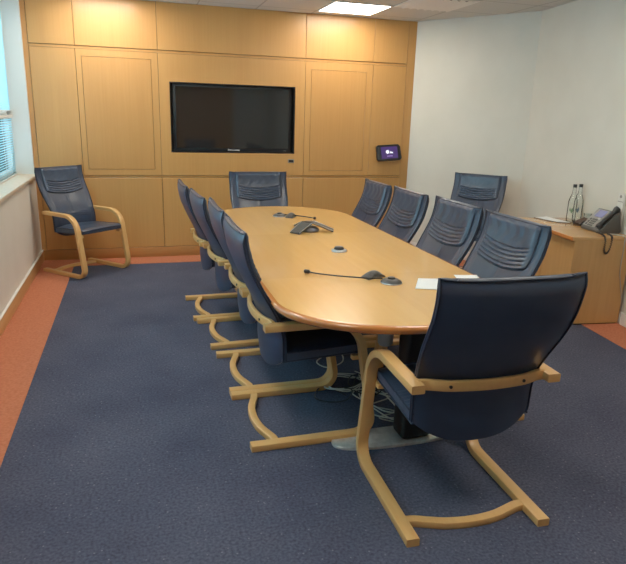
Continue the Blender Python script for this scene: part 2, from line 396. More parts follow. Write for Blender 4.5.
# recess lining around the television
bm = bm_new()
box(bm, 1.350, 1.356, -.0005, .12, 1.127, 1.839); box(bm, 2.686, 2.692, -.0005, .12, 1.127, 1.839); box(bm, 1.35, 2.69, -.0005, .12, 1.127, 1.133); box(bm, 1.35, 2.69, -.0005, .12, 1.833, 1.839)
obj('recess_lining', bm, M['black'], wb, 0)
bm = bm_new(); box(bm, 1.356, 2.686, .105, .119, 1.133, 1.833); obj('recess_back', bm, M['black'], wb, 0)

# white walls on the right and behind the camera
def wall_slab(p, q, n, name, m):
    bm = bm_new(); o = -n*.2
    prism(bm, [tuple(p), tuple(q), tuple(q+o), tuple(p+o)], 0, CEIL); return struct(name, bm, m, smooth=0)
wall_slab(Vector((XR, .0)) - dA*.0, CW, nA, 'wall_right_far', M['white_wall'])
wall_slab(CW, PB, nB, 'wall_right', M['white_wall'])
bm = bm_new(); box(bm, 3.3, PB.x+.2, YN-.2, YN, 0, CEIL); struct('wall_front', bm, M['white_wall'], smooth=0)
bm = bm_new(); box(bm, -.36, 3.3, YN-.2, YN, 0, CEIL); struct('wall_front_panelled', bm, M['wall_wood'], smooth=0)
def skirt(p, q, n, name):
    bm = bm_new(); o = n*.014
    prism(bm, [tuple(p), tuple(q), tuple(q+o), tuple(p+o)], 0, .10); struct(name, bm, M['white_trim'], smooth=0)
skirt(Vector((XR, 0)) + dA*.02, CW, nA, 'baseboard_right_far'); skirt(CW, PB, nB, 'baseboard_right')

# ------------------------------------------------------------------ ceiling lights and vent
def ceiling_light(cx, cy, label):
    t = thing('ceiling_light', label, 'ceiling light', (cx, cy, CEIL), 0, 'recessed ceiling light panels')
    bm = bm_new(); h = .295
    for a in ((-h, h, -h, -h+.014), (-h, h, h-.014, h), (-h, -h+.014, -h+.014, h-.014), (h-.014, h, -h+.014, h-.014)): box(bm, *a, -.007, 0)
    obj('frame', bm, M['white_trim'], t, 0)
    bm = bm_new(); box(bm, -h+.014, h-.014, -h+.014, h-.014, -.005, -.001); obj('diffuser', bm, M['diffuser'], t, 0)
ceiling_light(3.15, -.49, 'bright square light panel in the ceiling near the right end of the wood wall')
ceiling_light(.75, -.49, 'bright square light panel in the ceiling above the corner armchair')
for cx, w in ((.75, 'window'), (3.15, 'right')):
    ceiling_light(cx, -2.89, 'bright square ceiling light panel over the middle of the table, %s side' % w)
    ceiling_light(cx, -5.29, 'bright square ceiling light panel beyond the near end of the table, %s side' % w)
t = thing('ceiling_vent', 'square slatted air vent in the ceiling beside the light panel', 'vent', (3.75, -1.09, CEIL), PI/2)
bm = bm_new(); h = .295
for a in ((-h, h, -h, -h+.03), (-h, h, h-.03, h), (-h, -h+.03, -h+.03, h-.03), (h-.03, h, -h+.03, h-.03)): box(bm, *a, -.010, 0, .002, 1)
obj('frame', bm, M['white_trim'], t)
bm = bm_new(); box(bm, -h+.03, h-.03, -h+.03, h-.03, -.002, -.0005); obj('backing', bm, M['black'], t, 0)
for k in range(7):
    bm = bm_new(); y = -h + .06 + k*(2*h-.12)/6
    box(bm, -h+.03, h-.03, -.024, .024, -.001, .001, 0, 1, Matrix.Translation((0, y, -.012)) @ Matrix.Rotation(math.radians(28), 4, 'X')); obj('slat', bm, M['white_trim'], t, 0)

# ------------------------------------------------------------------ television, touch panel, socket
t = thing('television', 'large black flat television set into the wood wall recess', 'television', (2.021, .104, 1.133))
def at_tv(o): o.matrix_parent_inverse = Matrix.Translation((-2.021, -.104, -1.133)); return o
bm = bm_new(); box(bm, 1.385, 2.657, .055, .104, 1.139, 1.826, .004); at_tv(obj('casing', bm, M['black'], t))
bm = bm_new(); box(bm, 1.412, 2.630, .0515, .056, 1.175, 1.800); at_tv(obj('screen', bm, M['screen'], t, 0))
bm = bm_new(); box(bm, 1.955, 2.085, .050, .056, 1.147, 1.160, .002); at_tv(obj('badge', bm, M['silver'], t))
bm = bm_new(); box(bm, 2.58, 2.61, .0515, .056, 1.151, 1.156); at_tv(obj('status_light', bm, M['grey_light'], t, 0))

t = thing('touch_panel', 'black wall-mounted touch panel with a purple lit screen', 'touch panel', (3.80, 0, 1.155), 0)
tilt = Matrix.Translation((.012, -.05, -.006)) @ Matrix.Scale(1.12, 4) @ Matrix.Rotation(math.radians(-14), 4, 'X') @ Matrix.Rotation(math.radians(-4), 4, 'Y')
def tp(bm): bmesh.ops.transform(bm, matrix=tilt, verts=bm.verts[:]); return bm
bm = bm_new(); prism(bm, [(-.125, -.078), (.118, -.078), (.135, -.06), (.128, .06), (.108, .085), (-.118, .085), (-.135, .07), (-.138, -.06)], -.015, .022, .006)
bmesh.ops.transform(bm, matrix=Matrix.Rotation(math.radians(90), 4, 'X'), verts=bm.verts[:]); obj('casing', tp(bm), M['black'], t)
bm = bm_new(); box(bm, -.092, .092, -.0235, -.0215, -.058, .062); obj('screen', tp(bm), M['purple'], t, 0)
bm = bm_new(); lathe(bm, [(.0, 0), (.019, 0), (.019, .001), (0, .001)], 16, cap=False)
bmesh.ops.transform(bm, matrix=Matrix.Translation((-.022, -.0240, .01)) @ Matrix.Rotation(math.radians(90), 4, 'X'), verts=bm.verts[:])
a = bm_new(); obj('logo_disc', tp(bm), M['glyph'], t, 0)
a.free(); bm = bm_new(); prism(bm, [(.002, -.004), (.014, .018), (.022, .006), (.030, .010), (.040, -.006)], 0.0238, .0248)
bmesh.ops.transform(bm, matrix=Matrix.Rotation(math.radians(90), 4, 'X'), verts=bm.verts[:]); obj('logo_mark', tp(bm), M['glyph'], t, 0)
bm = bm_new(); box(bm, -.03, .03, -.0245, -.0238, -.036, -.030); obj('caption', tp(bm), M['glyph_dim'], t, 0)
bm = bm_new(); box(bm, -.05, .05, -.045, 0, -.04, .04, .004); obj('bracket', bm, M['satin_black'], t)

t = thing('wall_socket', 'small black connection socket under the right end of the television', 'socket', (2.655, 0, 1.047))
bm = bm_new(); box(bm, -.036, .036, -.006, 0, -.02, .02, .003); obj('plate', bm, M['grey_light'], t)
bm = bm_new(); box(bm, -.026, .026, -.010, -.005, -.013, .013, .002); obj('port', bm, M['black'], t)

# ------------------------------------------------------------------ chairs
RY = [(.345, .165), (.45, .150), (.50, .149), (.55, .146), (.60, .134), (.65, .113), (.70, .087), (.75, .058), (.80, .029), (.85, .003), (.90, -.019), (.95, -.033), (1.0, -.042), (1.045, -.046)]
HW = [(.345, .244), (.45, .251), (.55, .253), (.62, .254), (.70, .265), (.80, .276), (.95, .276), (1.045, .279)]
def bow(z): return interp([(.335, .050), (.63, .042), (.85, .022), (1.045, .010)], z)
def back_point(u, v, front, extra=0):
    zb = .352 + .080*abs(u)**2.8; zt = 1.036 + .010*abs(u)**5
    z = zb + (zt-zb)*v; hw = sinterp(HW, z)
    y = sinterp(RY, z) - bow(z)*(1-u*u)
    th = .020 + .023*(1-abs(u)**9)*min(1, (v/.12))**.5*(1-.35*v**6)
    # rounding of the shell towards its edges
    if not front: y += .010*abs(u)**8 + (.014*((v-.92)/.08)**2 if v > .92 else 0)
    else:
        y += th
        if .12 < v < .36: y += .0045*abs(math.sin(PI*(z + .012*u*u)/.022))*min(1, (.95-abs(u))*6 if abs(u) < .95 else 0)
        y -= .004*math.exp(-(u/.03)**2)*(1 if .36 < v < .68 else 0)
        # side bolster line
        y -= .006*math.exp(-((abs(u)-.84)/.03)**2)
    return Vector((hw*u, y + extra, z))
def backrest_bm(front_on=True):
    bm = bm_new(); nu, nv = 40, 90; us = [-1 + 2*i/nu for i in range(nu+1)]; g = {}
    for s in (0, 1):
        for j in range(nv+1):
            for i, u in enumerate(us): g[s, i, j] = bm.verts.new(back_point(u, j/nv, s == 1))
    for s in (0, 1):
        for j in range(nv):
            for i in range(nu): bm.faces.new((g[s, i, j], g[s, i+1, j], g[s, i+1, j+1], g[s, i, j+1]))
    for j in range(nv):
        for i in (0, nu): bm.faces.new((g[0, i, j], g[0, i, j+1], g[1, i, j+1], g[1, i, j]))
    for i in range(nu):
        for j in (0, nv): bm.faces.new((g[0, i, j], g[1, i, j], g[1, i+1, j], g[0, i+1, j]))
    return bm
def head_cushion_bm():
    bm = bm_new(); nu, nv = 40, 60; g = {}
    U = .80
    for j in range(nv+1):
        for i in range(nu+1):
            w = -1 + 2*i/nu; u = w*U; v = j/nv
            ztop = 1.040; zbot = .782 + .034*w*w
            if abs(w) > .92: zbot += .014*((abs(w)-.92)/.08)**2
            z = zbot + (ztop-zbot)*v
            zb = .352 + .080*abs(u)**2.8; zt = 1.036 + .010*abs(u)**5; bv = (z-zb)/(zt-zb)
            p = back_point(u, min(1, bv), True); p.z = z
            edge = min(1, (1-abs(w))*14)**.5; bot = min(1, v*22)**.5
            h = .018*edge*bot
            s = (z - zbot)/.0225                                     # smile-shaped pleats
            if 0 < s < 5.2: h -= .0105*edge*min(1, max(0, (.97-abs(w))*5))*(1-abs(math.sin(PI*s)))**1.5
            # soft gathers radiating from the top
            if s >= 5.2: h += .0013*edge*math.sin(w*17 + 2*math.sin(z*40))*min(1, (s-5.2)/1.5)
            # roll over the top edge
            rt = max(0, (v-.90)/.10); back = rt*rt*.030
            p.y += h - back; p.z += .007*math.sin(min(1, rt)*PI/2)
            g[i, j] = bm.verts.new(p)
    for j in range(nv):
        for i in range(nu): bm.faces.new((g[i, j], g[i+1, j], g[i+1, j+1], g[i, j+1]))
    # flap over the top to the rear face
    prev = [g[i, nv] for i in range(nu+1)]
    for k in range(1, 4):
        cur = []
        for i in range(nu+1):
            w = -1 + 2*i/nu; u = w*U; rp = back_point(u, 1, False); f = g[i, nv].co
            t_ = k/3; cur.append(bm.verts.new((f.x, f.y + (rp.y-.004-f.y)*t_, f.z + (.002*math.sin(PI*t_)) - .010*t_**3)))
        for i in range(nu): bm.faces.new((prev[i], prev[i+1], cur[i+1], cur[i]))
        prev = cur
    return bm
def cushion_piping_bm():
    hb = head_cushion_bm(); hb.verts.ensure_lookup_table(); co = [v.co.copy() for v in hb.verts]; hb.free(); nu, nv = 40, 60
    at = lambda i, j: co[j*(nu+1) + i]
    pts = [at(0, j) for j in range(nv-4, 0, -2)] + [at(i, 0) for i in range(0, nu+1)] + [at(nu, j) for j in range(2, nv-3, 2)]
    bm = bm_new(); tube(bm, [p + Vector((0, .002, 0)) for p in pts], .0042, 6); return bm
def back_piping_bm():
    bm = bm_new()
    for s in (True, False):
        pts = [back_point(-1, v/30, s) for v in range(0, 31)] + [back_point(-1 + 2*k/24, 1, s) for k in range(1, 24)] + [back_point(1, 1-v/30, s) for v in range(0, 31)]
        pts = [p + Vector((0, .002 if s else -.002, .003 if 30 <= i <= 54 else 0)) for i, p in enumerate(pts)]
        tube(bm, pts, .0048, 7)
    return bm
def seat_point(u, w, top):
    y = .155 + .420*w
    hw = .248 + .003*w
    if w > .82: hw *= 1 - .07*((w-.82)/.18)**3
    crown = .014*(1-abs(u)**3)*(1-.3*w)
    z = (.462 + .026*w + crown - .020*max(0, (w-.85)/.15)**2) if top else (.424 + .022*w - .022*(1-u*u)*(1-w))
    if top and w < .42: z += .004*abs(math.sin(PI*y/.024))
    if w > .9: y += .012*(1-u*u)*(w-.9)/.1
    return Vector((hw*u, y, z))
def seat_bm():
    bm = bm_new(); nu, nv = 24, 50; g = {}
    for s in (0, 1):
        for j in range(nv+1):
            for i in range(nu+1): g[s, i, j] = bm.verts.new(seat_point(-1+2*i/nu, j/nv, s == 1))
        for j in range(nv):
            for i in range(nu): bm.faces.new((g[s, i, j], g[s, i+1, j], g[s, i+1, j+1], g[s, i, j+1]))
    for j in range(nv):
        for i in (0, nu): bm.faces.new((g[0, i, j], g[0, i, j+1], g[1, i, j+1], g[1, i, j]))
    for i in range(nu):
        for j in (0, nv): bm.faces.new((g[0, i, j], g[1, i, j], g[1, i+1, j], g[0, i+1, j]))
    return bm
def seat_piping_bm():
    bm = bm_new()
    for s in (True, False):
        pts = [seat_point(-1, k/30, s) for k in range(31)] + [seat_point(-1+2*k/16, 1, s) for k in range(1, 16)] + [seat_point(1, 1-k/30, s) for k in range(31)]
        tube(bm, pts, .0045, 7)
    return bm
def side_path():
    P = []
    th = .033; z0 = th/2
    P += [(0, z0), (.2, z0), (.4, z0), (.510, z0)]
    R1 = .085                                   # floor bend
    lean = math.radians(9.5)
    cy, cz = .520, z0 + R1
    a0, a1 = -PI/2, lean
    for k in range(1, 10):
        a = a0 + (a1-a0)*k/9; P.append((cy + R1*math.cos(a), cz + R1*math.sin(a)))
    # leg goes up leaning backwards to the arch
    R2 = .165; ztop = .613
    c2z = ztop - R2
    ly, lz = P[-1]; L = (c2z + R2*math.sin(lean) - lz)/math.cos(lean)
    ey, ez = ly - L*math.sin(lean), lz + L*math.cos(lean)
    P.append(((ly*2+ey)/3, (lz*2+ez)/3)); P.append(((ly+2*ey)/3, (lz+2*ez)/3))
    c2y = ey - R2*math.cos(lean)
    for k in range(0, 11):
        a = lean + (PI/2 - lean)*k/10; P.append((c2y + R2*math.cos(a), c2z + R2*math.sin(a)))
    P += [(.31, ztop), (.25, ztop), (.15, ztop), (.06, ztop)]
    return P
def make_chair(label):
    t = thing('cantilever_armchair', label, 'chair', (0, 0, 0), 0, 'navy leather cantilever chairs')
    for s in (-1, 1):
        bm = bm_new(); sweep(bm, [(s*.279, y, z) for y, z in side_path()], (1, 0, 0), rrect(.052, .033, .004)); obj('side_frame', bm, M['bent_wood'], t, 40)
    bm = bm_new(); pr = [(-.26, .122), (-.225, .119), (-.17, .100), (-.10, .079), (0, .070), (.10, .079), (.17, .100), (.225, .119), (.26, .122)]
    sweep(bm, catmull([(x, y, .0155) for x, y in pr], 5), (0, 0, 1), rrect(.030, .038, .004)); obj('stretcher', bm, M['bent_wood'], t, 40)
    bm = bm_new(); pr = [(-.262, .106), (-.225, .102), (-.16, .078), (-.08, .066), (0, .062), (.08, .066), (.16, .078), (.225, .102), (.262, .106)]
    sweep(bm, catmull([(x, y, .612) for x, y in pr], 5), (0, 0, 1), rrect(.042, .020, .005)); rail = obj('back_rail', bm, M['bent_wood'], t, 40)
    for s in (-1, 1):
        bm = bm_new(); lathe(bm, [(0, -.004), (.0065, -.004), (.0065, .004), (0, .004)], 12, cap=False)
        bmesh.ops.transform(bm, matrix=Matrix.Translation((s*.150, .0655, .612)) @ Matrix.Rotation(PI/2, 4, 'X'), verts=bm.verts[:]); obj('screw', bm, M['black'], rail, 30)
    b = obj('backrest', backrest_bm(), M['leather_shell'], t, 50)
    obj('head_cushion', head_cushion_bm(), M['leather'], b, 60); obj('cushion_piping', cushion_piping_bm(), M['piping'], b, 60); obj('piping', back_piping_bm(), M['piping'], b, 60)
    st = obj('seat', seat_bm(), M['leather'], t, 45); obj('piping', seat_piping_bm(), M['piping'], st, 60)
    bm = bm_new()
    for s in (-1, 1):
        if s > 0: bm = bm_new()
        box(bm, *sorted((s*.257, s*.226)), .505, .560, .404, .428, .004); obj('seat_bracket', bm, M['bent_wood'], t)
    return t
def dup(root, loc, rotz, label):
    r = root.copy(); C.objects.link(r); r.location = loc; r.rotation_euler = (0, 0, rotz); r['label'] = label
    for ch in list(root.children):
        c = ch.copy(); C.objects.link(c); c.parent = r
        for gch in list(ch.children):
            d = gch.copy(); C.objects.link(d); d.parent = c
    return r
CH = [
 (2.178, -4.956, -1.9, 1, 'navy leather cantilever armchair at the near end of the table, back turned to us'),
 (1.430, -3.862, -89.2, 1, 'navy leather armchair on the window side of the table, nearest us'),
 (1.424, -3.248, -89.7, 1, 'navy leather armchair on the window side of the table, second from the near end'),
 (1.386, -2.545, -86.2, .975, 'navy leather armchair on the window side of the table, third from the near end'),
 (1.338, -1.932, -88.4, .975, 'navy leather armchair on the window side of the table, farthest from us'),
 (2.080, -1.045, 181.0, .975, 'navy leather armchair at the far end of the table, below the television'),
 (2.865, -2.005, 90.0, .985, 'navy leather armchair on the right side of the table, farthest from us'),
 (2.878, -2.606, 90.5, .99, 'navy leather armchair on the right side of the table, second from the far end'),
 (2.893, -3.272, 91.0, 1, 'navy leather armchair on the right side of the table, third from the far end'),
 (2.905, -3.880, 91.5, 1, 'navy leather armchair on the right side of the table, nearest us and the credenza'),
 (4.372, -1.140, 132.0, .965, 'navy leather armchair standing alone against the white wall behind the table'),
 (.272, -.255, -136.5, .95, 'navy leather armchair standing alone in the corner between window and wood wall'),
]
proto = None
for x, y, d, sc_, lab in CH:
    if proto is None: proto = make_chair(lab); proto.location = (x, y, 0); proto.rotation_euler = (0, 0, math.radians(d))
    else: dup(proto, (x, y, 0), math.radians(d), lab).scale = (sc_, sc_, sc_)

# ------------------------------------------------------------------ conference table
TX, THW = 2.125, .599
def outline(off=0, n=40):
    P = []; w = THW - off
    cy0, b0 = -4.150, .455 - off; cy1, b1 = -1.85, .55 - off
    for k in range(n+1):
        a = PI + PI*k/n; P.append((TX + w*math.cos(a), cy0 + b0*math.sin(a)))
    for k in range(1, 8): P.append((TX + w, cy0 + (cy1-cy0)*k/8))
    for k in range(n+1):
        a = PI*k/n; P.append((TX + w*math.cos(a), cy1 + b1*math.sin(a)))
    for k in range(1, 8): P.append((TX - w, cy1 + (cy0-cy1)*k/8))
    return P
t = thing('conference_table', 'long oval beech conference table with rounded ends on a steel foot', 'table', (TX, -2.98, 0))
INV = Matrix.Translation((-TX, 2.98, 0))
def tpart(name, bm, m, sm=35):
    o = obj(name, bm, m, t, sm); o.matrix_parent_inverse = INV; return o
bm = bm_new(); prism(bm, outline(.024), .706, .740); tpart('tabletop', bm, M['table_wood'], 30)
bm = bm_new(); prof = [(.024, .7401), (.012, .7398), (.004, .7375), (0, .733), (-.001, .727), (.002, .718), (.010, .708), (.020, .702), (.034, .700), (.034, .7055), (.024, .7055)]
rings = [[bm.verts.new((x, y, z)) for x, y in outline(o)] for o, z in prof]
n = len(rings[0])
for a, b in zip(rings, rings[1:] + rings[:1]):
    for k in range(n): bm.faces.new((a[k], a[(k+1) % n], b[(k+1) % n], b[k]))
tpart('edge_band', bm, M['edge_wood'], 50)
bm = bm_new(); prism(bm, outline(.12), .684, .706); tpart('underframe', bm, M['satin_black'])
for y in (-4.19, -1.85):
    bm = bm_new(); P = []
    L, W = .330, .088
    for k in range(48):
        a = 2*PI*k/48; ca, sa = math.cos(a), math.sin(a)
        P.append((TX+.03 + L*math.copysign(abs(ca)**.85, ca), y + W*math.copysign(abs(sa)**.75, sa)))
    prism(bm, P, .0, .014, .004); tpart('foot', bm, M['steel'], 30)
    bm = bm_new(); box(bm, 2.165, 2.325, y-.06, y+.06, .014, .69, .02, 3); tpart('column', bm, M['satin_black'])
bm = bm_new(); lathe(bm, [(.006, .490), (.030, .494), (.037, .505), (.037, .69)], 24, (2.085, -4.16, 0)); tpart('cable_tube', bm, M['grey_metal'], 40)
bm = bm_new(); box(bm, 2.19, 2.30, -4.1, -1.9, .60, .68, .01); tpart('stretcher', bm, M['satin_black'])

# ------------------------------------------------------------------ things on the table
TZ = .740
t = thing('conference_phone', 'grey three-legged conference phone at the middle of the table', 'conference phone', (2.160, -2.520, TZ), math.radians(10))
bm = bm_new(); lathe(bm, [(0, 0), (.070, 0), (.074, .006), (.070, .020), (.050, .034), (0, .036)], 32, cap=False); obj('base', bm, M['grey_phone_blue'], t, 40)
bm = bm_new()
for a in (-150, -30, 90):
    Mr = Matrix.Rotation(math.radians(a), 4, 'Z')
    # solid sloping arm
    vs = []
    for r, hw, z in ((0, .046, .066), (.030, .047, .066), (.095, .044, .044), (.178, .040, .013)):
        vs.append([bm.verts.new(Mr @ Vector((r, s_*hw, zz))) for s_, zz in ((-1, z-.010), (1, z-.010), (1, z), (-1, z))])
    for p, q in zip(vs, vs[1:]):
        for k in range(4): bm.faces.new((p[k], p[(k+1) % 4], q[(k+1) % 4], q[k]))
    bm.faces.new(vs[-1]); bm.faces.new(vs[0][::-1])
obj('body', bm, M['grey_plastic'], t, 30)
for a in (-150, -30, 90):
    Mr = Matrix.Rotation(math.radians(a), 4, 'Z'); bm = bm_new(); vs = []
    for r, hw, z in ((.046, .038, .0615), (.095, .037, .0448), (.174, .034, .0152)): vs.append([bm.verts.new(Mr @ Vector((r, s_*hw, z + .0012))) for s_ in (-1, 1)])
    for p, q in zip(vs, vs[1:]): bm.faces.new((p[0], p[1], q[1], q[0]))
    obj('speaker_grille', bm, M['mesh_grey'], t, 60)
    bm = bm_new()
    for s_ in (-1, 1): tube(bm, [Mr @ Vector((r, s_*hw, z)) for r, hw, z in ((.030, .047, .066), (.095, .044, .044), (.178, .040, .013))], .0026, 6)
    obj('silver_trim', bm, M['silver'], t, 60)
bm = bm_new(); lathe(bm, [(0, .0665), (.034, .0665), (.034, .0690), (0, .0695)], 24, cap=False); obj('keypad_disc', bm, M['black'], t)

def gooseneck(label, base, tip, hump):
    bx, by = base
    t = thing('gooseneck_microphone', label, 'microphone', (bx, by, TZ), 0, 'gooseneck table microphones')
    dx, dy = tip[0]-bx, tip[1]-by; L = math.hypot(dx, dy); ux, uy = dx/L, dy/L; px, py = -uy, ux
    bm = bm_new(); lathe(bm, [(.0, 0), (.052, 0), (.054, .004), (.050, .012), (.036, .020), (.030, .022), (0, .022)], 28, cap=False); obj('base_disc', bm, M['grey_plastic'], t, 40)
    bm = bm_new(); lathe(bm, [(.054, .001), (.0565, .003), (.055, .006)], 28, cap=False); obj('base_ring', bm, M['silver'], t, 40)
    bm = bm_new(); lathe(bm, [(0, .021), (.020, .021), (.018, .030), (0, .032)], 20, cap=False); obj('talk_button', bm, M['black'], t, 40)
    # raised hump beside the disc
    bm = bm_new(); g = {}
    for i in range(9):
        for j in range(7):
            s = -1 + 2*i/8; q = -1 + 2*j/6
            hx, hy = hump; hl = math.hypot(hx, hy); ax, ay = (hx/hl, hy/hl) if hl > .09 else (ux, uy)
            x = hx - ay*s*.062 + ax*q*.030; y = hy + ax*s*.062 + ay*q*.030
            g[i, j] = bm.verts.new((x, y, .034*(1-abs(s)**2.2)*(1-.5*q*q) + .004))
    for i in range(8):
        for j in range(6): bm.faces.new((g[i, j], g[i+1, j], g[i+1, j+1], g[i, j+1]))
    rim = [g[i, 0] for i in range(9)] + [g[8, j] for j in range(1, 7)] + [g[i, 6] for i in range(7, -1, -1)] + [g[0, j] for j in range(5, 0, -1)]
    lo = [bm.verts.new((v.co.x, v.co.y, 0)) for v in rim]; m_ = len(rim)
    for k in range(m_): bm.faces.new((rim[k], rim[(k+1) % m_], lo[(k+1) % m_], lo[k]))
    bm.faces.new(lo[::-1]); obj('hump', bm, M['mesh_grey'], t, 50)
    bm = bm_new(); tube(bm, catmull([(ux*.045, uy*.045, .018), (dx*.3+px*.020, dy*.3+py*.020, .016), (dx*.6+px*.026, dy*.6+py*.026, .014), (dx*.85+px*.013, dy*.85+py*.013, .012), (dx*.95, dy*.95, .013)], 8), .0042, 8); obj('neck', bm, M['black'], t, 60)
    bm = bm_new(); tube(bm, [(dx*.93, dy*.93, .013), (dx*.94, dy*.94, .013), (dx*.99, dy*.99, .014), (dx*1.0, dy, .014)], [.006, .011, .011, .006], 10); obj('capsule', bm, M['black'], t, 60)
gooseneck('black gooseneck microphone lying on the near half of the table', (2.190, -3.950), (1.800, -3.695), (-.052, .118))
gooseneck('black gooseneck microphone lying on the far end of the table', (2.092, -1.870), (2.345, -2.075), (.085, -.050))
t = thing('table_puck', 'small round black and silver push puck on the table between conference phone and near microphone', 'puck', (2.160, -3.205, TZ))
bm = bm_new(); lathe(bm, [(0, 0), (.046, 0), (.049, .004), (.046, .010), (.036, .014), (0, .014)], 28, cap=False); obj('base', bm, M['silver'], t, 40)
bm = bm_new(); lathe(bm, [(0, .0138), (.032, .0138), (.031, .022), (.024, .030), (0, .033)], 24, cap=False); obj('cap', bm, M['black'], t, 40)

def sheet(name, label, P, z, fold=0):
    bm = bm_new(); n = 8; g = {}
    a, b, c, d = [Vector((*p, 0)) for p in P]
    for i in range(n+1):
        for j in range(n+1):
            u, v = i/n, j/n; p = a*(1-u)*(1-v) + b*u*(1-v) + c*u*v + d*(1-u)*v
            g[i, j] = bm.verts.new((p.x, p.y, z + .0012 + fold*(u**2)*(1-.4*v)))
    for i in range(n):
        for j in range(n): bm.faces.new((g[i, j], g[i+1, j], g[i+1, j+1], g[i, j+1]))
    o = obj(name, bm, M['paper'], None, 60)
    s = o.modifiers.new('thick', 'SOLIDIFY'); s.thickness = .0009; s.offset = 1
    return tag(o, label, 'paper')
sheet('paper_sheet', 'white paper sheet on the near end of the table, left of the near chair', [(2.265, -4.075), (2.375, -4.13), (2.52, -3.95), (2.365, -3.90)], TZ, .004)
sheet('paper_sheet', 'white paper sheet on the near right edge of the table, behind the near chair top', [(2.545, -4.02), (2.66, -4.06), (2.71, -3.90), (2.59, -3.87)], TZ, .003)

# ------------------------------------------------------------------ cables on the floor under the table
def cable(label, P, r, m, group='loose cables under the table', n=10):
    bm = bm_new(); tube(bm, catmull(P, n), r, 6); return tag(obj('cable', bm, M[m], None, 60), label, 'cable', group)
rnd = random.Random(3)
def tangle(cx, cy, rx, ry, turns, seed, jit=.35):
    q = random.Random(seed); P = []
    for k in range(int(turns*7)):
        a = 2*PI*k/7; s = 1 + jit*(q.random()-.5)*2
        P.append((cx + rx*s*math.cos(a) + .03*(q.random()-.5), cy + ry*s*math.sin(a) + .03*(q.random()-.5), .008 + .004*k % .03))
    return P
cable('pale cable coiled in loops on the carpet beside the window-side chair', tangle(2.12, -3.55, .13, .12, 3.3, 1)  , .0038, 'cable_white')
cable('pale cable tangled on the carpet in front of the steel foot', tangle(2.22, -3.82, .09, .17, 3.4, 2, .5)  , .0038, 'cable_white')
cable('grey cable trailing in a zigzag towards the steel foot', [(2.36, -3.55, .008), (2.22, -3.66, .012), (2.30, -3.78, .01), (2.16, -3.86, .014), (2.26, -3.95, .01), (2.15, -4.0, .012), (2.22, -4.06, .008)]  , .0038, 'cable_grey')
cable('black cable lying in an open loop on the carpet under the chair seat', tangle(1.98, -3.70, .11, .10, 1.4, 4, .2) + [(2.15, -3.6, .008), (2.3, -3.45, .008)], .004, 'cable_black')
cable('thin pale cable curling on the carpet beside the second window-side chair', [(2.05, -3.02, .006), (2.18, -2.98, .01), (2.24, -3.10, .008), (2.20, -3.24, .008), (2.08, -3.30, .008), (2.04, -3.2, .008), (2.14, -3.1, .01)], .004, 'cable_white')
cable('black cable tangled behind the pale cables', tangle(2.24, -3.62, .10, .12, 2.2, 9, .4), .004, 'cable_black')

# ------------------------------------------------------------------ credenza
CZ = .713
ang = math.atan2(.125, 1)                      # cabinet follows the right-hand wall
cl = thing('credenza', 'low beech credenza against the right-hand white wall', 'cabinet', (4.165, -2.90, 0), -ang)
# local frame: x towards the wall, y along the cabinet away from the camera
ang2 = -math.atan(.13); cl.rotation_euler = (0, 0, ang2)
LEN, DEP = .90, .475
def cpart(name, bm, m, sm=30, par=None): return obj(name, bm, m, par or cl, sm)
bm = bm_new(); box(bm, -.018, DEP, -.004, LEN, CZ-.028, CZ, .002, 1); cpart('top', bm, M['cred_top'])
bm = bm_new(); box(bm, -.032, -.018, .0, LEN, CZ-.030, CZ, .004); cpart('front_edge', bm, M['edge_wood'])
bm = bm_new(); box(bm, .0, DEP, .0, .022, .012, CZ-.028, .0015, 1); cpart('end_panel', bm, M['cred_wood'])
bm = bm_new(); box(bm, .0, DEP, LEN-.024, LEN-.002, .012, CZ-.028, .0015, 1); cpart('end_panel', bm, M['cred_wood'])
bm = bm_new(); box(bm, .03, DEP-.005, .022, LEN-.024, .07, CZ-.03); cpart('carcass', bm, M['cred_wood'])
for y0, y1 in ((.025, LEN/2-.002), (LEN/2+.002, LEN-.027)):
    bm = bm_new(); box(bm, .010, .030, y0, y1, .075, CZ-.035, .0015, 1); d = cpart('door', bm, M['cred_wood'])
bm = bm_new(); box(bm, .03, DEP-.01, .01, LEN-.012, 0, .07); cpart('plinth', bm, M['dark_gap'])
Mc = Matrix.Translation((4.165, -2.90, 0)) @ Matrix.Rotation(ang2, 4, 'Z')
def cw(x, y, z=CZ): return Mc @ Vector((x, y, z))

# ------------------------------------------------------------------ things on the credenza
def bottle(p, label, lab_mat):
    t = thing('glass_bottle', label, 'bottle', p, 0, 'glass water bottles on the credenza'); t.scale = (1, 1, 1.08)
    prof = [(.0, .003), (.033, .003), (.038, .010), (.038, .150), (.036, .175), (.026, .205), (.0165, .232), (.0140, .262), (.0150, .278), (.0150, .284)]
    bm = bm_new(); lathe(bm, prof, 24, cap=False); obj('body', bm, M['bottle_glass'], t, 60)
    bm = bm_new(); lathe(bm, [(0, .278), (.0165, .278), (.0165, .300), (.015, .303), (0, .303)], 20, cap=False); obj('cap', bm, M['black'], t, 40)
    bm = bm_new()
    for z0, z1, a0, a1 in ((.085, .112, 200, 245),):
        A = [math.radians(a0 + (a1-a0)*k/8) for k in range(9)]
        lo = [bm.verts.new((.0386*math.cos(a), .0386*math.sin(a), z0 + .012*math.sin(k*.9))) for k, a in enumerate(A)]; hi = [bm.verts.new((.0386*math.cos(a), .0386*math.sin(a), z1 + .01*math.sin(k*1.3))) for k, a in enumerate(A)]
        for k in range(8): bm.faces.new((lo[k], lo[k+1], hi[k+1], hi[k]))
    obj('printed_mark', bm, lab_mat, t, 0)
bottle((4.605, -2.285, CZ), 'clear glass water bottle with black cap and green mark, left of the pair', M['green_label'])
bottle((4.684, -2.264, CZ), 'clear glass water bottle with black cap and blue mark, right of the pair', M['blue_label'])
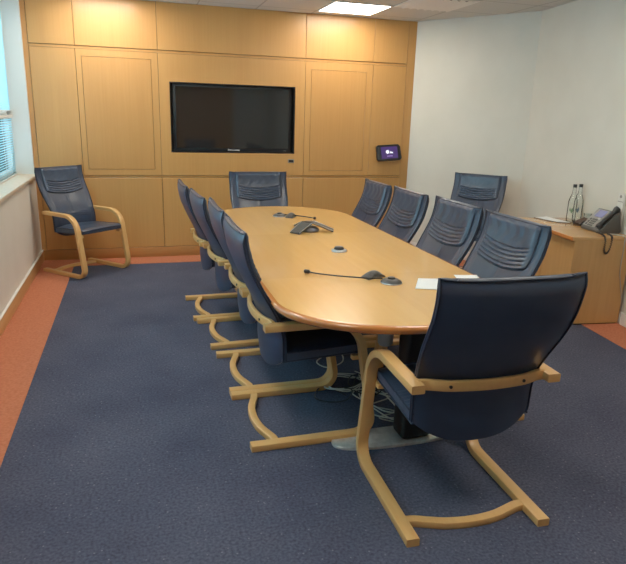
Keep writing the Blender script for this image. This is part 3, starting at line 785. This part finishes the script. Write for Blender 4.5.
def tumbler(p, label):
    t = thing('glass_tumbler', label, 'glass', p, 0, 'glass tumblers behind the desk phone')
    bm = bm_new(); lathe(bm, [(0, .004), (.028, .004), (.033, .095), (.031, .095), (.0265, .010), (0, .010)], 22, cap=False); obj('bowl', bm, M['tumbler_glass'], t, 50)
tumbler((4.668, -2.415, CZ), 'clear glass tumbler standing right beside the two bottles')
tumbler((4.660, -2.505, CZ), 'clear glass tumbler standing behind the desk phone')

# dark folder with white sheet
t = thing('document_folder', 'dark folder with a white sheet lying open on the credenza', 'folder', (4.50, -2.2, CZ))
INVf = Matrix.Translation((-4.50, 2.2, -CZ))
P = [(4.460, -2.30), (4.405, -2.05), (4.548, -2.030), (4.558, -2.36)]
bm = bm_new(); prism(bm, P, CZ, CZ+.006); o = obj('cover', bm, M['black'], t, 0); o.matrix_parent_inverse = INVf
c_ = (sum(p[0] for p in P)/4, sum(p[1] for p in P)/4); Q = [(c_[0]+(x-c_[0])*.93, c_[1]+(y-c_[1])*.93) for x, y in P]
bm = bm_new(); prism(bm, Q, CZ+.006, CZ+.009); o = obj('sheet', bm, M['paper'], t, 0); o.matrix_parent_inverse = INVf
t = thing('card_box', 'small dark brown box between the bottles and the desk phone', 'box', (4.590, -2.44, CZ), ang2)
bm = bm_new(); prism(bm, [(-.045, -.05), (.045, -.05), (.045, .05), (-.045, .05)], 0, .022, .002); obj('tray', bm, M['black'], t)
bm = bm_new(); a_ = [(-.035, 0, .022), (.042, 0, .022), (.042, 0, .062), (-.02, 0, .040)]
v0 = [bm.verts.new((x, -.045, z)) for x, _, z in a_]; v1 = [bm.verts.new((x, .035, z)) for x, _, z in a_]
bm.faces.new(v0); bm.faces.new(v1[::-1])
for k in range(4): bm.faces.new((v0[k], v0[(k+1) % 4], v1[(k+1) % 4], v1[k]))
obj('flap', bm, M['brown'], t, 0)

# desk telephone, facing the room
t = thing('desk_phone', 'grey and black desk telephone with handset on the near end of the credenza', 'telephone', (4.475, -2.69, CZ), math.radians(-6))
# local: +x to the rear (wall), y across; front edge at x=0
bm = bm_new(); W2 = .125
sec = [(0, 0), (.17, 0), (.185, .02), (.150, .165), (.135, .168), (.0, .028), (-.006, .012)]
v0 = [bm.verts.new((x, -W2, z)) for x, z in sec]; v1 = [bm.verts.new((x, W2, z)) for x, z in sec]
F = [bm.faces.new(v0), bm.faces.new(v1[::-1])]
for k in range(len(sec)): F.append(bm.faces.new((v0[k], v0[(k+1) % len(sec)], v1[(k+1) % len(sec)], v1[k])))
bmesh.ops.bevel(bm, geom=bm.edges[:], offset=.004, segments=2, profile=.5, affect='EDGES'); obj('body', bm, M['grey_plastic'], t)
# face frame: origin at lower front edge of sloped face
sl = math.atan2(.140, .135); FM = Matrix.Translation((0, 0, .028)) @ Matrix.Rotation(-sl, 4, 'Y')
def face(name, m, boxes, lift=.0):
    bm = bm_new()
    for a in boxes: box(bm, *a, .0015, 1, FM)
    return obj(name, bm, m, t)
face('faceplate', M['grey_light'], [(.008, .188, -.035, .118, -.001, .003)])
face('display', M['lcd'], [(.108, .178, -.020, .080, .003, .0055)])
for r in range(4):
    for c in range(3): face('key', M['grey_plastic'], [(.012+.020*r, .026+.020*r, .002+.022*c, .018+.022*c, .003, .007)])
for r in range(3): face('function_key', M['grey_plastic'], [(.016+.026*r, .034+.026*r, .076, .094, .003, .007)])
face('navigation_pad', M['silver'], [(.086, .104, -.018, .012, .003, .0065)])
bm = bm_new(); hs = catmull([(-.004, -.095, .040), (.012, -.097, .072), (.065, -.098, .118), (.118, -.097, .172), (.150, -.095, .196)], 6)
n_ = len(hs); rr = [.026 if (i < 6 or i > n_-7) else .017 for i in range(n_)]; rr = [(rr[max(0, i-1)] + rr[i] + rr[min(n_-1, i+1)])/3 for i in range(n_)]; rr[0] = .012; rr[-1] = .014
tube(bm, hs, rr, 14)
for e0, e1 in (((.008, -.096, .055), (.030, -.096, .034)), ((.140, -.096, .185), (.150, -.096, .150))): tube(bm, [e0, e1], [.024, .022], 14)
hset = obj('handset', bm, M['black'], t, 60)
# coiled cord dangling over the cabinet end, as a part of the phone
bm = bm_new(); inv = (Matrix.Translation((4.475, -2.69, CZ)) @ Matrix.Rotation(math.radians(-6), 4, 'Z')).inverted()
path = catmull([cw(.235, .10, CZ+.02), cw(.240, .02, CZ+.012), cw(.240, -.018, CZ-.02), cw(.242, -.018, CZ-.10), cw(.262, -.020, CZ-.125), cw(.284, -.018, CZ-.10), cw(.295, -.018, CZ-.015), cw(.300, .01, CZ+.010), cw(.310, .07, CZ+.012)], 26)
coil = []; 
for i, p in enumerate(path):
    tg = (path[min(i+1, len(path)-1)] - path[max(0, i-1)]).normalized(); a = tg.cross(Vector((0, 1, .2))).normalized(); b = tg.cross(a)
    ph = i*1.25; coil.append(inv @ (p + (a*math.cos(ph) + b*math.sin(ph))*.0062))
tube(bm, coil, .0030, 5); obj('coiled_cord', bm, M['cable_black'], t, 60)
# pale network cable running down the cabinet end
bm = bm_new(); tube(bm, catmull([cw(.330, .10, CZ+.008), cw(.385, .03, CZ+.007), cw(.408, -.008, CZ-.002), cw(.412, -.010, CZ-.08), cw(.413, -.010, CZ-.26), cw(.432, -.010, CZ-.36), cw(.455, -.010, CZ-.45), cw(.478, -.010, CZ-.56), cw(.480, -.012, .006)], 8), .0035, 7)
tag(obj('network_cable', bm, M['cable_grey'], None, 60), 'pale grey cable hanging down the near end of the credenza', 'cable')

# pale dispenser fixed to the wall above the credenza end
dp = CW + tB*((CW.y + 2.765)/(-tB.y))
t = thing('wall_dispenser', 'pale narrow plastic box on the white wall beside the desk phone', 'wall box', (dp.x, dp.y, CZ - .02), math.atan2(nB.y, nB.x))
bm = bm_new(); box(bm, 0, .022, -.038, .038, .03, .33, .006, 2); obj('casing', bm, M['frosted'], t)
bm = bm_new(); box(bm, .021, .024, -.030, .030, .262, .268, .001, 1); obj('seam', bm, M['grey_light'], t)
bm = bm_new(); lathe(bm, [(0, .021), (.012, .021), (.012, .026), (0, .027)], 16, cap=False)
bmesh.ops.transform(bm, matrix=Matrix.Translation((0, 0, .305)) @ Matrix.Rotation(PI/2, 4, 'Y'), verts=bm.verts[:]); obj('button', bm, M['grey_light'], t)

# ------------------------------------------------------------------ light
w = bpy.data.worlds.new('sky'); bpy.context.scene.world = w; w.use_nodes = True
bg = w.node_tree.nodes['Background']; bg.inputs['Color'].default_value = (.72, .90, 1.0, 1); bg.inputs['Strength'].default_value = 3.0
l = bpy.data.lights.new('daylight', 'AREA'); l.shape = 'RECTANGLE'; l.size = 6.2; l.size_y = 1.9; l.energy = 150; l.color = (.90, .96, 1.0)
o = bpy.data.objects.new('daylight', l); C.objects.link(o); o.location = (-1.0, -3.1, 1.9); o.rotation_euler = (0, math.radians(-90), 0)

# ------------------------------------------------------------------ camera
cam = bpy.data.cameras.new('camera'); co = bpy.data.objects.new('camera', cam); C.objects.link(co)
yaw, pitch, roll, f = math.radians(16.6347866), math.radians(-15.48504921), math.radians(1.70314325), 602.126
cy, sy, cp, sp = math.cos(yaw), math.sin(yaw), math.cos(pitch), math.sin(pitch)
fwd = Vector((sy*cp, cy*cp, sp)); right = Vector((cy, -sy, 0)); up = right.cross(fwd)
r2 = right*math.cos(roll) + up*math.sin(roll); u2 = -right*math.sin(roll) + up*math.cos(roll)
Rm = Matrix((r2, u2, -fwd)).transposed().to_4x4()
co.matrix_world = Matrix.Translation((.96350417, -6.66671507, 1.55)) @ Rm
cam.sensor_width = 36; cam.sensor_fit = 'HORIZONTAL'; cam.lens = f/626*36; cam.clip_start = .05
bpy.context.scene.camera = co
sc = bpy.context.scene
sc.view_settings.view_transform = 'Standard'; sc.view_settings.look = 'None'; sc.view_settings.exposure = .72; sc.view_settings.gamma = 1.14
sc.cycles.max_bounces = 8; sc.cycles.transparent_max_bounces = 16
sc.cycles.caustics_reflective = False; sc.cycles.caustics_refractive = False
sc.cycles.use_denoising = True
